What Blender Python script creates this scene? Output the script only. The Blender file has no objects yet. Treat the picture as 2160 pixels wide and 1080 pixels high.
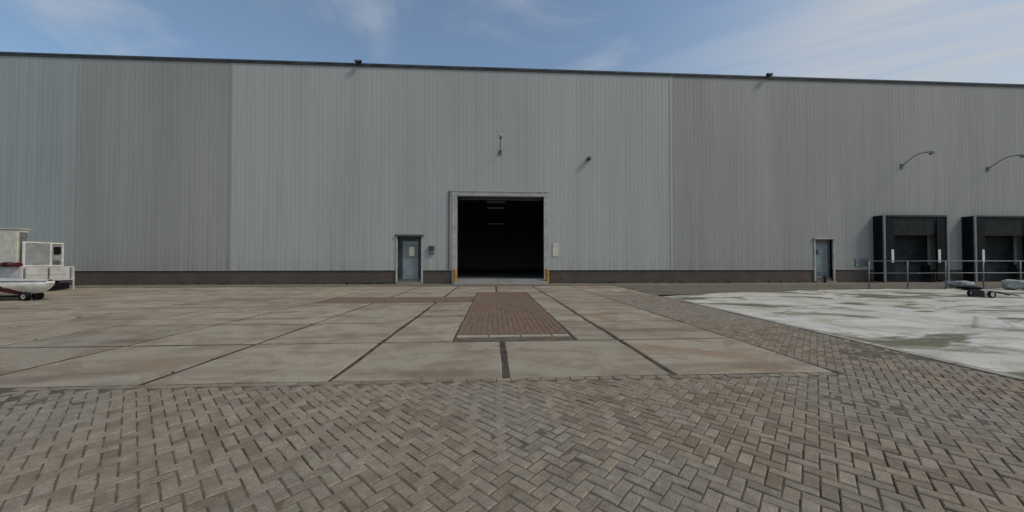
import bpy, bmesh, math, random
from mathutils import Vector
R = math.radians
random.seed(7)
sc = bpy.context.scene
COL = sc.collection

# ---------------------------------------------------------------- camera
FPX, CAM_H, YAW, PITCH = 715.0, 1.3, R(3.2), math.atan(11 / 715.0)
cd = bpy.data.cameras.new('camera')
cd.sensor_width = 36.0
cd.lens = 36.0 * FPX / 2160.0
cd.clip_start = 0.05
cd.clip_end = 3000
cam = bpy.data.objects.new('camera', cd)
cam.location = (0, 0, CAM_H)
cam.rotation_euler = (R(90) + PITCH, 0, -YAW)
COL.objects.link(cam)
sc.camera = cam

# ---------------------------------------------------------------- light
SUN = Vector((2.2, -1.0, 2.5)).normalized()
EL = math.asin(SUN.z)
AZ = math.atan2(SUN.x, SUN.y)
w = bpy.data.worlds.new('World')
sc.world = w
w.use_nodes = True
nt = w.node_tree
nt.nodes.clear()


def N(t, typ, **kw):
    n = t.nodes.new(typ)
    for k, v in kw.items():
        if k == 'inp':
            for kk, vv in v.items():
                n.inputs[kk].default_value = vv
        else:
            setattr(n, k, v)
    return n


def L(t, a, b):
    t.links.new(a, b)


def math_(t, op, a, b=None, clamp=False):
    n = N(t, 'ShaderNodeMath', operation=op, use_clamp=clamp)
    for i, v in enumerate((a, b)):
        if v is None:
            continue
        if isinstance(v, (int, float)):
            n.inputs[i].default_value = v
        else:
            L(t, v, n.inputs[i])
    return n.outputs[0]


def mixc(t, fac, a, b, bt='MIX'):
    n = N(t, 'ShaderNodeMix', data_type='RGBA', blend_type=bt)
    for i, v in ((0, fac), (6, a), (7, b)):
        if isinstance(v, (int, float)):
            n.inputs[i].default_value = v
        elif isinstance(v, (tuple, list)):
            n.inputs[i].default_value = tuple(v) + ((1,) if len(v) == 3 else ())
        else:
            L(t, v, n.inputs[i])
    return n.outputs[2]


def noise(t, vec, scale, detail=4, rough=0.55, dist=0.0):
    n = N(t, 'ShaderNodeTexNoise', inp={'Scale': scale, 'Detail': detail, 'Roughness': rough, 'Distortion': dist})
    if vec is not None:
        L(t, vec, n.inputs['Vector'])
    return n.outputs['Fac']


def ramp(t, v, lo, hi, a=0.0, b=1.0, interp='SMOOTHSTEP'):
    n = N(t, 'ShaderNodeMapRange', interpolation_type=interp, clamp=True) if interp != 'LINEAR' else N(t, 'ShaderNodeMapRange', clamp=True)
    L(t, v, n.inputs[0])
    for i, x in enumerate((lo, hi, a, b)):
        n.inputs[i + 1].default_value = x
    return n.outputs[0]


def mapping(t, vec, scale=(1, 1, 1), rot=(0, 0, 0), loc=(0, 0, 0)):
    n = N(t, 'ShaderNodeMapping')
    n.inputs['Scale'].default_value = scale
    n.inputs['Rotation'].default_value = rot
    n.inputs['Location'].default_value = loc
    L(t, vec, n.inputs['Vector'])
    return n.outputs[0]


sky = N(nt, 'ShaderNodeTexSky', sky_type='NISHITA', sun_disc=False, sun_elevation=EL, sun_rotation=AZ,
        altitude=10, air_density=1.0, dust_density=1.0, ozone_density=2.0)
tc = N(nt, 'ShaderNodeTexCoord')
sep = N(nt, 'ShaderNodeSeparateXYZ')
L(nt, tc.outputs['Generated'], sep.inputs[0])
zc = math_(nt, 'MAXIMUM', sep.outputs[2], 0.06)
cmb = N(nt, 'ShaderNodeCombineXYZ')
L(nt, math_(nt, 'DIVIDE', sep.outputs[0], zc), cmb.inputs[0])
L(nt, math_(nt, 'DIVIDE', sep.outputs[1], zc), cmb.inputs[1])
pl = cmb.outputs[0]                       # direction projected on a flat cloud deck
streak = noise(nt, mapping(nt, mapping(nt, pl, rot=(0, 0, R(33))), scale=(0.32, 1.7, 1), loc=(3.1, 0.6, 0)), 1.5, 5, 0.5, 0.35)
wisps = noise(nt, mapping(nt, pl, scale=(1.0, 0.8, 1), loc=(7.7, 3.3, 0)), 1.3, 6, 0.55, 0.6)
cover = noise(nt, mapping(nt, pl, loc=(6.05, 1.35, 0)), 0.36, 2, 0.5)
bank = math_(nt, 'ADD', math_(nt, 'DIVIDE', sep.outputs[0], zc), math_(nt, 'MULTIPLY', math_(nt, 'SUBTRACT', cover, 0.5), 2.2))
cov = ramp(nt, bank, 0.45, 1.9)                # a bank of cirrus lies towards the sun side
c1 = math_(nt, 'MULTIPLY', ramp(nt, streak, 0.30, 0.66), cov)
c2 = math_(nt, 'MULTIPLY', ramp(nt, wisps, 0.46, 0.76), 0.46)
cf = math_(nt, 'ADD', math_(nt, 'MULTIPLY', c1, 0.66), math_(nt, 'MULTIPLY', cov, 0.30))
cf = math_(nt, 'MAXIMUM', cf, c2)
cf = math_(nt, 'ADD', cf, 0.12, clamp=True)
hz = ramp(nt, sep.outputs[2], 0.0, 0.08)
cf = math_(nt, 'MULTIPLY', cf, hz)
colr = mixc(nt, cf, mixc(nt, 1.0, sky.outputs[0], (0.88, 1.0, 1.0), 'MULTIPLY'), (3.75, 4.0, 4.3))
bg = N(nt, 'ShaderNodeBackground', inp={'Strength': 0.135})
L(nt, colr, bg.inputs[0])
wo = N(nt, 'ShaderNodeOutputWorld')
L(nt, bg.outputs[0], wo.inputs[0])

sd = bpy.data.lights.new('sun', 'SUN')
sd.energy = 1.5
sd.angle = R(12)
sd.color = (1.0, 0.93, 0.82)
so = bpy.data.objects.new('sun', sd)
so.rotation_euler = (-SUN).to_track_quat('-Z', 'Y').to_euler()
so.location = (20, -10, 30)
COL.objects.link(so)

sc.view_settings.view_transform = 'Standard'
sc.view_settings.look = 'None'
sc.view_settings.exposure = 0.0
sc.view_settings.gamma = 1.0
sc.view_settings.use_curve_mapping = False

# ---------------------------------------------------------------- photo pixel -> place
D = 20.0                                             # depth of the facade plane


def ray(px, py):
    F = Vector((math.sin(YAW) * math.cos(PITCH), math.cos(YAW) * math.cos(PITCH), math.sin(PITCH)))
    Rt = Vector((math.cos(YAW), -math.sin(YAW), 0))
    U = Rt.cross(F)
    return F + Rt * ((px - 1080) / FPX) + U * ((540 - py) / FPX)


def gp(px, py, z=0.0):                               # point on the ground
    d = ray(px, py)
    t = (z - CAM_H) / d.z
    return d.x * t, d.y * t


def wp(px, py, Y=D):                                 # point on a plane parallel to the facade
    d = ray(px, py)
    t = Y / d.y
    return d.x * t, CAM_H + d.z * t


# ---------------------------------------------------------------- materials
MATS = {}


def new_mat(name):
    m = bpy.data.materials.new(name)
    m.use_nodes = True
    t = m.node_tree
    b = t.nodes['Principled BSDF']
    MATS[name] = m
    return m, t, b


def bump(t, b, hgt, strength, dist=0.01):
    n = N(t, 'ShaderNodeBump', inp={'Strength': strength, 'Distance': dist})
    L(t, hgt, n.inputs['Height'])
    L(t, n.outputs[0], b.inputs['Normal'])


def wpos(t):
    return N(t, 'ShaderNodeNewGeometry').outputs['Position']


def simple(name, col, rough=0.6, metal=0.0, var=0.25, scale=6.0, bmp=0.15, spec=0.35):
    """plain paint / metal / rubber with grime and a little relief"""
    m, t, b = new_mat(name)
    p = wpos(t)
    n1 = noise(t, p, scale, 5, 0.6)
    n2 = noise(t, mapping(t, p, scale=(1, 1, 0.25)), scale * 3.3, 3, 0.6)
    d = tuple(c * (1 - var * 1.6) for c in col)
    hi = tuple(min(1, c * (1 + var * 0.5)) for c in col)
    c = mixc(t, ramp(t, n1, 0.3, 0.7), d, hi)
    c = mixc(t, ramp(t, n2, 0.55, 0.8, 0, 0.5), c, tuple(x * 0.55 + 0.01 for x in col))
    L(t, c, b.inputs['Base Color'])
    L(t, ramp(t, n1, 0.2, 0.8, rough * 0.8, min(1, rough * 1.15)), b.inputs['Roughness'])
    b.inputs['Metallic'].default_value = metal
    b.inputs['Specular IOR Level'].default_value = spec if max(col) > 0.05 else 0.12
    bump(t, b, n2, bmp, 0.004)
    return m


def cladding(name, col, dirt):
    m, t, b = new_mat(name)
    p = wpos(t)
    oi = N(t, 'ShaderNodeObjectInfo')
    big = noise(t, mapping(t, p, scale=(0.9, 1, 0.12)), 0.45, 3, 0.5)
    strk = noise(t, mapping(t, p, scale=(3.2, 1, 0.10)), 1.0, 5, 0.6)
    fine = noise(t, mapping(t, p, scale=(11, 1, 0.5)), 1.0, 3, 0.6)
    v = math_(t, 'ADD', ramp(t, big, 0.3, 0.7, -0.07, 0.06), ramp(t, oi.outputs['Random'], 0, 1, -0.02, 0.02, 'LINEAR'))
    v = math_(t, 'ADD', v, ramp(t, strk, 0.35, 0.75, 0.025, -0.05 * dirt))
    v = math_(t, 'ADD', v, ramp(t, fine, 0.5, 0.85, 0.0, -0.035 * dirt))
    v = math_(t, 'ADD', v, 1.0)
    hsv = N(t, 'ShaderNodeHueSaturation', inp={'Color': tuple(col) + (1,)})
    L(t, v, hsv.inputs['Value'])
    sp = N(t, 'ShaderNodeSeparateXYZ')
    L(t, p, sp.inputs[0])
    low = math_(t, 'MULTIPLY', ramp(t, sp.outputs[2], 0.8, 1.7, 1, 0), ramp(t, strk, 0.35, 0.65))
    c = mixc(t, math_(t, 'MULTIPLY', low, 0.22), hsv.outputs[0], (0.16, 0.15, 0.12))
    L(t, c, b.inputs['Base Color'])
    b.inputs['Roughness'].default_value = 0.62
    b.inputs['Specular IOR Level'].default_value = 0.3
    return m


M_CL_LIGHT = cladding('cladding_light', (0.432, 0.420, 0.385), 0.9)
M_CL_TEAL = cladding('cladding_left', (0.378, 0.384, 0.352), 0.9)
M_CL_DARK = cladding('cladding_dark', (0.348, 0.328, 0.296), 1.5)


def paver_mat(name, cols, joint_dark=0.5):
    m, t, b = new_mat(name)
    p = wpos(t)
    oi = N(t, 'ShaderNodeObjectInfo')
    at = N(t, 'ShaderNodeAttribute', attribute_name='tone')
    r = math_(t, 'FRACT', math_(t, 'ADD', oi.outputs['Random'], at.outputs['Fac']))
    zone = noise(t, p, 0.55, 3, 0.5)
    zone2 = noise(t, mapping(t, p, loc=(7, 3, 0)), 0.35, 3, 0.5)
    c = mixc(t, ramp(t, r, 0, 1, 0, 1, 'LINEAR'), cols[0], cols[1])
    r2 = math_(t, 'FRACT', math_(t, 'MULTIPLY', r, 7.31))
    c = mixc(t, ramp(t, r2, 0.72, 0.95, 0, 0.55), c, cols[2])
    c = mixc(t, ramp(t, zone, 0.42, 0.66, 0, 0.7), c, cols[3])
    c = mixc(t, ramp(t, zone2, 0.5, 0.7, 0, 0.45), c, cols[4])
    gr = noise(t, p, 90, 4, 0.7)
    c = mixc(t, 1.0, c, ramp(t, gr, 0.25, 0.8, 0.70, 1.22), 'MULTIPLY')
    med = noise(t, p, 9, 4, 0.65)
    c = mixc(t, 1.0, c, ramp(t, med, 0.3, 0.75, 0.78, 1.12), 'MULTIPLY')
    L(t, c, b.inputs['Base Color'])
    b.inputs['Roughness'].default_value = 0.9
    b.inputs['Specular IOR Level'].default_value = 0.25
    bump(t, b, gr, 0.5, 0.004)
    return m


M_PAVER = paver_mat('paver', [(0.230, 0.178, 0.122), (0.365, 0.290, 0.202), (0.365, 0.280, 0.225), (0.315, 0.278, 0.218), (0.280, 0.236, 0.158)])
M_RED = paver_mat('red_paver', [(0.215, 0.135, 0.090), (0.255, 0.165, 0.110), (0.245, 0.135, 0.082), (0.235, 0.168, 0.118), (0.230, 0.160, 0.112)])


def concrete(name, base, warm, dark, stainy=1.0, random_amt=0.12):
    m, t, b = new_mat(name)
    p = wpos(t)
    oi = N(t, 'ShaderNodeObjectInfo')
    big = noise(t, p, 0.5, 4, 0.55, 0.3)
    mid = noise(t, mapping(t, p, loc=(3, 9, 0)), 1.7, 5, 0.6, 0.4)
    fine = noise(t, p, 28, 5, 0.7)
    drag = noise(t, mapping(t, p, rot=(0, 0, R(24)), scale=(0.35, 2.2, 1)), 1.3, 4, 0.6, 0.5)
    c = mixc(t, ramp(t, big, 0.35, 0.65), base, warm)
    c = mixc(t, ramp(t, mid, 0.45, 0.70, 0, 0.55 * stainy), c, dark)
    c = mixc(t, ramp(t, drag, 0.55, 0.78, 0, 0.5 * stainy), c, tuple(x * 0.8 for x in dark))
    patch = noise(t, mapping(t, p, loc=(11, 2, 0), scale=(0.7, 1.2, 1)), 0.9, 6, 0.62, 1.2)
    c = mixc(t, ramp(t, patch, 0.48, 0.62, 0, 0.55 * stainy), c, (dark[0] * 1.25, dark[1] * 1.12, dark[2] * 0.98))
    arc = N(t, 'ShaderNodeTexWave', wave_type='RINGS', inp={'Scale': 0.16, 'Distortion': 3.0, 'Detail': 3, 'Detail Scale': 1.2})
    L(t, mapping(t, p, loc=(4, -13, 0)), arc.inputs['Vector'])
    c = mixc(t, math_(t, 'MULTIPLY', ramp(t, arc.outputs['Fac'], 0.90, 1.0, 0, 0.5 * stainy if name == 'slab_concrete' else 0.0), ramp(t, big, 0.4, 0.6)), c, (dark[0] * 0.75, dark[1] * 0.75, dark[2] * 0.78))
    v = math_(t, 'ADD', ramp(t, oi.outputs['Random'], 0, 1, 1 - random_amt, 1 + random_amt, 'LINEAR'), ramp(t, fine, 0.25, 0.75, -0.16, 0.12))
    hsv = N(t, 'ShaderNodeHueSaturation')
    L(t, c, hsv.inputs['Color'])
    L(t, v, hsv.inputs['Value'])
    L(t, hsv.outputs[0], b.inputs['Base Color'])
    b.inputs['Roughness'].default_value = 0.88
    b.inputs['Specular IOR Level'].default_value = 0.25
    bump(t, b, fine, 0.35, 0.004)
    return m, t, b, hsv.outputs[0]


M_SLAB = concrete('slab_concrete', (0.365, 0.315, 0.232), (0.375, 0.300, 0.213), (0.215, 0.165, 0.115), 1.2)[0]
M_STRIP = concrete('wall_strip_concrete', (0.22, 0.195, 0.145), (0.205, 0.165, 0.12), (0.12, 0.105, 0.078))[0]
M_RAMP = concrete('ramp_concrete', (0.28, 0.28, 0.26), (0.25, 0.24, 0.21), (0.17, 0.16, 0.14))[0]
M_KERB = concrete('kerb_concrete', (0.42, 0.375, 0.30), (0.40, 0.35, 0.27), (0.2, 0.185, 0.16))[0]
m, t, b, out = concrete('apron_concrete', (0.66, 0.615, 0.535), (0.58, 0.535, 0.445), (0.32, 0.29, 0.225), 1.0, 0.03)
p = wpos(t)
moss = noise(t, mapping(t, p, loc=(1.5, 4, 0), scale=(0.45, 1.0, 1)), 0.8, 5, 0.6, 0.8)
c = mixc(t, ramp(t, moss, 0.50, 0.60, 0, 0.92), out, (0.13, 0.120, 0.065))
cell = N(t, 'ShaderNodeTexVoronoi', feature='DISTANCE_TO_EDGE', inp={'Scale': 0.42})
L(t, mapping(t, p, scale=(0.8, 1.1, 1)), cell.inputs['Vector'])
crk = ramp(t, cell.outputs['Distance'], 0.0, 0.012, 0.45, 0)
c = mixc(t, crk, c, (0.12, 0.12, 0.10))
L(t, c, b.inputs['Base Color'])
M_APRON = m
M_BED = simple('joint_sand', (0.150, 0.114, 0.075), 0.95, 0, 0.25, 5, 0.5)
M_JOINT = simple('slab_joint_dirt', (0.092, 0.068, 0.045), 0.95, 0, 0.35, 5, 0.5)
M_GROUND = concrete('yard_ground', (0.17, 0.155, 0.13), (0.15, 0.13, 0.11), (0.09, 0.085, 0.07))[0]

# brick plinth: courses too small to tell apart at this distance
m, t, b = new_mat('plinth_brick')
br = N(t, 'ShaderNodeTexBrick', offset=0.5, inp={'Color1': (0.135, 0.088, 0.066, 1), 'Color2': (0.095, 0.066, 0.052, 1), 'Mortar': (0.105, 0.097, 0.088, 1),
       'Scale': 1.0, 'Mortar Size': 0.006, 'Bias': 0.1, 'Brick Width': 0.22, 'Row Height': 0.0625})
p = wpos(t)
cx = N(t, 'ShaderNodeSeparateXYZ')
L(t, p, cx.inputs[0])
cy = N(t, 'ShaderNodeCombineXYZ')
L(t, cx.outputs[0], cy.inputs[0])
L(t, cx.outputs[2], cy.inputs[1])
L(t, cy.outputs[0], br.inputs['Vector'])
n1 = noise(t, p, 1.3, 4, 0.6)
c = mixc(t, ramp(t, n1, 0.35, 0.7, 0, 0.75), br.outputs[0], (0.072, 0.056, 0.043))
splash = math_(t, 'MULTIPLY', ramp(t, cx.outputs[2], 0.0, 0.3, 1, 0), ramp(t, noise(t, p, 3.1, 3), 0.35, 0.6))
c = mixc(t, math_(t, 'MULTIPLY', splash, 0.45), c, (0.055, 0.06, 0.035))
L(t, c, b.inputs['Base Color'])
b.inputs['Roughness'].default_value = 0.9
bump(t, b, br.outputs['Fac'], -0.4, 0.006)
M_PLINTH = m

M_FASCIA = simple('fascia_metal', (0.10, 0.102, 0.10), 0.6, 0.0, 0.3, 2, 0.1)
M_ROOF = simple('roof_sheet', (0.15, 0.15, 0.15), 0.8)
M_INT = simple('interior_dark', (0.48, 0.46, 0.40), 0.9)
M_INTF = simple('interior_floor', (0.16, 0.15, 0.125), 0.85)
M_TRIM = simple('pale_trim', (0.47, 0.445, 0.395), 0.85, 0, 0.15, 3, 0.08)
M_DOOR = simple('door_bluegrey', (0.25, 0.29, 0.285), 0.5, 0, 0.15, 3, 0.06)
M_DARKGREY = simple('dark_grey_paint', (0.055, 0.058, 0.058), 0.55, 0, 0.25, 3)
M_BLACK = simple('black_rubber', (0.014, 0.014, 0.016), 0.6, 0, 0.35, 4)
M_CURT = simple('curtain_rubber', (0.012, 0.0125, 0.014), 0.65, 0, 0.35, 2.5)
M_TOPC = simple('top_curtain_rubber', (0.034, 0.035, 0.034), 0.7, 0, 0.3, 2)
M_WHITE = simple('white_paint', (0.80, 0.77, 0.70), 0.45, 0, 0.18, 4, 0.06)
M_CREAM = simple('cream_paint', (0.66, 0.60, 0.48), 0.5, 0, 0.12, 3, 0.05)
M_OFFW = simple('aged_white', (0.60, 0.58, 0.54), 0.45, 0, 0.12, 3, 0.05)
M_REDP = simple('dark_red_paint', (0.11, 0.010, 0.020), 0.4, 0, 0.2, 4)
M_GALV = simple('galvanised', (0.24, 0.25, 0.25), 0.5, 0.35, 0.2, 6)
M_YELLOW = simple('yellow_paint', (0.50, 0.24, 0.03), 0.5, 0, 0.3, 7)
M_BOXG = simple('grey_box', (0.16, 0.165, 0.155), 0.5)
M_PAPER = simple('paper', (0.62, 0.60, 0.48), 0.8, 0, 0.08, 5, 0)
M_RUBBLE = simple('broken_concrete', (0.50, 0.48, 0.43), 0.9, 0, 0.3, 9, 0.5)
M_STEEL = simple('worn_steel', (0.09, 0.085, 0.085), 0.55, 0.5, 0.3, 6)
M_LEAF = simple('weed_leaf', (0.062, 0.085, 0.028), 0.8, 0, 0.35, 12)
m, t, b = new_mat('glass')
b.inputs['Base Color'].default_value = (0.16, 0.17, 0.17, 1)
b.inputs['Roughness'].default_value = 0.08
L(t, ramp(t, noise(t, wpos(t), 4, 4), 0.3, 0.7, 0.05, 0.3), b.inputs['Roughness'])
M_GLASS = m
m, t, b = new_mat('lamp_diffuser')
b.inputs['Base Color'].default_value = (0.5, 0.5, 0.46, 1)
b.inputs['Emission Color'].default_value = (1, 0.97, 0.9, 1)
b.inputs['Emission Strength'].default_value = 0.011
M_TUBE = m


# ---------------------------------------------------------------- mesh helpers
class MB:
    def __init__(s):
        s.v, s.f = [], []

    def box(s, x0, x1, y0, y1, z0, z1):
        i = len(s.v)
        s.v += [(x, y, z) for z in (z0, z1) for y in (y0, y1) for x in (x0, x1)]
        s.f += [tuple(i + k for k in q) for q in ((0, 2, 3, 1), (4, 5, 7, 6), (0, 1, 5, 4), (1, 3, 7, 5), (3, 2, 6, 7), (2, 0, 4, 6))]
        return s

    def poly(s, pts):
        i = len(s.v)
        s.v += [tuple(q) for q in pts]
        s.f.append(tuple(range(i, i + len(pts))))
        return s

    def tube(s, pts, r, n=8, caps=True):
        pts = [Vector(q) for q in pts]
        rr = r if isinstance(r, (list, tuple)) else [r] * len(pts)
        base = len(s.v)
        for k, q in enumerate(pts):
            d = (pts[min(k + 1, len(pts) - 1)] - pts[max(k - 1, 0)]).normalized()
            a = Vector((0, 0, 1)) if abs(d.z) < 0.9 else Vector((1, 0, 0))
            u = d.cross(a).normalized()
            v2 = d.cross(u)
            for j in range(n):
                th = 2 * math.pi * j / n
                s.v.append(tuple(q + (u * math.cos(th) + v2 * math.sin(th)) * rr[k]))
        for k in range(len(pts) - 1):
            for j in range(n):
                a0 = base + k * n + j
                a1 = base + k * n + (j + 1) % n
                s.f.append((a0, a1, a1 + n, a0 + n))
        if caps:
            s.f.append(tuple(base + j for j in range(n))[::-1])
            e = base + (len(pts) - 1) * n
            s.f.append(tuple(e + j for j in range(n)))
        return s

    def grid(s, rows):
        base = len(s.v)
        m_ = len(rows[0])
        for r_ in rows:
            s.v += [tuple(q) for q in r_]
        for a in range(len(rows) - 1):
            for c_ in range(m_ - 1):
                i = base + a * m_ + c_
                s.f.append((i, i + 1, i + 1 + m_, i + m_))
        return s

    def build(s, name, mat, parent=None, bevel=0, smooth=False, recalc=True, loc=None):
        me = bpy.data.meshes.new(name)
        me.from_pydata(s.v, [], s.f)
        if recalc or bevel:
            bm = bmesh.new()
            bm.from_mesh(me)
            if bevel:
                bmesh.ops.bevel(bm, geom=list(bm.edges), offset=bevel, segments=2, affect='EDGES', clamp_overlap=True)
            if recalc:
                bmesh.ops.recalc_face_normals(bm, faces=list(bm.faces))
            bm.to_mesh(me)
            bm.free()
        if smooth:
            for q in me.polygons:
                q.use_smooth = True
        me.materials.append(mat)
        o = bpy.data.objects.new(name, me)
        COL.objects.link(o)
        if parent:
            o.parent = parent
        if loc:
            o.location = loc
        return o


def tag(o, label, cat, group=None, kind=None):
    o['label'] = label
    o['category'] = cat
    if group:
        o['group'] = group
    if kind:
        o['kind'] = kind
    return o


def empty(name, loc, label, cat, group=None):
    o = bpy.data.objects.new(name, None)
    o.empty_display_size = 0.2
    o.location = loc
    COL.objects.link(o)
    return tag(o, label, cat, group)


def copy_tree(o, parent=None):
    c_ = o.copy()
    COL.objects.link(c_)
    c_.parent = parent
    for ch in list(o.children):
        copy_tree(ch, c_)
    return c_


def bx(x0, x1, y0, y1, z0, z1, name, mat, parent=None, bevel=0):
    return MB().box(x0, x1, y0, y1, z0, z1).build(name, mat, parent, bevel)


# ================================================================ THE GROUND
g = MB().poly([(-900, -600, -0.06), (900, -600, -0.06), (900, 1400, -0.06), (-900, 1400, -0.06)]).build('ground', M_GROUND)
tag(g, 'grey brown yard ground reaching out under and around the paving', 'ground', kind='structure')

ROW0 = 3.80                # front edge of the concrete slabs
SLABX0 = 0.15
SW = 1.93
SD = 1.75
XEND = 4.01                # right end of the slabs
def apron_x(Y):
    return 5.75 + 0.055 * (Y - 3.0)

# --- herringbone pavers
def hsh(i, j):
    q = math.sin(i * 127.1 + j * 311.7) * 43758.5453
    return q - math.floor(q)


def vnoise(x, y):
    i, j = math.floor(x), math.floor(y)
    u, v = x - i, y - j
    u, v = u * u * (3 - 2 * u), v * v * (3 - 2 * v)
    a0 = hsh(i, j) * (1 - u) + hsh(i + 1, j) * u
    a1 = hsh(i, j + 1) * (1 - u) + hsh(i + 1, j + 1) * u
    return a0 * (1 - v) + a1 * v


def fbm(x, y):
    return (vnoise(x, y) + 0.5 * vnoise(x * 2.1 + 5, y * 2.1) + 0.25 * vnoise(x * 4.3, y * 4.3 + 9)) / 1.75


def sand_z(X, Y):
    q = fbm(X * 0.8 + 3, Y * 1.1 + 1)
    return -0.0110 + 0.0080 * max(0.0, min(1.0, (q - 0.30) / 0.42))


sand = MB()
ax_, ay_ = [-16 + 0.16 * k for k in range(145)], [-4 + 0.13 * k for k in range(61)]
ay_ = [y for y in ay_ if y < ROW0 - 0.05] + [ROW0]
sand.grid([[(min(x, apron_x(y)), y, sand_z(x, y)) for x in ax_] for y in ay_])
ky = [ROW0 + 0.16 * k for k in range(58)]
sand.grid([[(XEND + (apron_x(y) - XEND) * k / 16, y, sand_z(XEND + k * 0.13, y)) for k in range(17)] for y in ky])
paving = sand.build('brick_paving', M_BED, smooth=True, recalc=False)
tag(paving, 'brown grey brick pavers laid in herringbone in the front of the yard', 'paving', kind='structure')

PW = 0.081
GAP = 0.0030


def brick_mesh(l_, w_, seed):
    rnd = random.Random(seed)
    hx, hy = l_ / 2 - GAP, w_ / 2 - GAP
    c_ = 0.006
    j = lambda: rnd.uniform(-0.0022, 0.0022)
    bot = [(-hx, -hy, -0.05), (hx, -hy, -0.05), (hx, hy, -0.05), (-hx, hy, -0.05)]
    mid = [(x + j(), y + j(), -0.006) for x, y in ((-hx, -hy), (hx, -hy), (hx, hy), (-hx, hy))]
    top = [(x + j(), y + j(), j() * 0.6) for x, y in ((-hx + c_, -hy + c_), (hx - c_, -hy + c_), (hx - c_, hy - c_), (-hx + c_, hy - c_))]
    v = bot + mid + top
    f = [(8, 9, 10, 11)]
    for a in (0, 4):
        for k in range(4):
            f.append((a + k, a + (k + 1) % 4, a + 4 + (k + 1) % 4, a + 4 + k))
    return v, f


VAR = [brick_mesh(2 * PW, PW, s) for s in range(10)]
VMESH = []
for v, f in VAR:
    me = bpy.data.meshes.new('brick')
    me.from_pydata(v, [], f)
    me.materials.append(M_PAVER)
    VMESH.append(me)

rb = random.Random(11)
S2 = math.sqrt(0.5)
spots = []
for i in range(-215, 235):
    for j in range(-215, 235):
        mm = (i - j) % 4
        if mm == 0:
            cx_, cy_, ang = i + 1.0, j + 0.5, 0
        elif mm == 2:
            cx_, cy_, ang = i + 0.5, j - 0.0, 90
        else:
            continue
        X = (cx_ - cy_) * S2 * PW + 0.03
        Y = (cx_ + cy_) * S2 * PW + 0.02
        if Y < 0.55 or X < -9.5 or X > 7.0 or Y > 12.8:
            continue
        if X > apron_x(Y) - 0.03:
            continue
        if X < XEND + 0.02 and Y > ROW0 - 0.11:
            continue
        spots.append((X, Y, ang + 45))


def to_px(X, Y):
    Rt = Vector((math.cos(YAW), -math.sin(YAW), 0))
    F = Vector((math.sin(YAW) * math.cos(PITCH), math.cos(YAW) * math.cos(PITCH), math.sin(PITCH)))
    U = Rt.cross(F)
    d = Vector((X, Y, -CAM_H))
    z = d.dot(F)
    if z < 0.3:
        return None
    return 1080 + FPX * d.dot(Rt) / z, 540 - FPX * d.dot(U) / z


inview, rest = [], []
for s in spots:
    q = to_px(s[0], s[1])
    if q and -20 < q[0] < 2180 and q[1] < 1100:
        inview.append((q[1], s))
    else:
        rest.append(s)
inview.sort(key=lambda a: -a[0])
singles = [s for _, s in inview[:300]]
rest += [s for _, s in inview[300:]]


def settle(X, Y):
    return 0.004 * math.sin(X * 1.3 + 0.7) * math.sin(Y * 1.9 + X * 0.4)


for X, Y, a in singles:
    o = bpy.data.objects.new('brick', rb.choice(VMESH))
    o.location = (X, Y, settle(X, Y) + rb.uniform(-0.004, 0.003))
    o.rotation_euler = (rb.uniform(-0.028, 0.028), rb.uniform(-0.028, 0.028), R(a + rb.uniform(-1.3, 1.3) + (180 if rb.random() < 0.5 else 0)))
    o.parent = paving
    COL.objects.link(o)


def clip_paver(x, y):
    x = min(x, apron_x(y) - 0.012)
    if y > ROW0 - 0.098:
        if x < XEND - 0.25 or (x < XEND + 0.012 and y - (ROW0 - 0.098) < XEND + 0.012 - x):
            y = ROW0 - 0.098
        else:
            x = max(x, XEND + 0.012)
    return x, y


def brick_field(name, places, mat, parent, seed, var, clip=None):
    rnd = random.Random(seed)
    vs, fs, tone = [], [], []
    for X, Y, a in places:
        v, f = rnd.choice(var)
        i = len(vs)
        th = R(a + rnd.uniform(-1.3, 1.3) + (180 if rnd.random() < 0.5 else 0))
        ca, sa = math.cos(th), math.sin(th)
        dz = settle(X, Y) + rnd.uniform(-0.003, 0.003)
        tx, ty = rnd.uniform(-0.028, 0.028), rnd.uniform(-0.028, 0.028)
        for x, y, z in v:
            qx, qy = X + x * ca - y * sa, Y + x * sa + y * ca
            if clip:
                qx, qy = clip(qx, qy)
            vs.append((qx, qy, z + dz + tx * x + ty * y))
        fs += [tuple(i + k for k in q) for q in f]
        tone += [rnd.random()] * len(v)
    me = bpy.data.meshes.new(name)
    me.from_pydata(vs, [], fs)
    at = me.attributes.new('tone', 'FLOAT', 'POINT')
    at.data.foreach_set('value', tone)
    me.materials.append(mat)
    o = bpy.data.objects.new(name, me)
    o.parent = parent
    o['kind'] = 'stuff'
    COL.objects.link(o)
    return o


brick_field('brick_field', rest, M_PAVER, paving, 5, VAR, clip_paver)

# soldier course along the slabs, one row of stretchers
edge_bricks = [(x * 0.1635 - 9.2, ROW0 - 0.052, 0) for x in range(0, 81)]
brick_field('edge_course', edge_bricks, M_PAVER, paving, 6, VAR)

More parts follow.
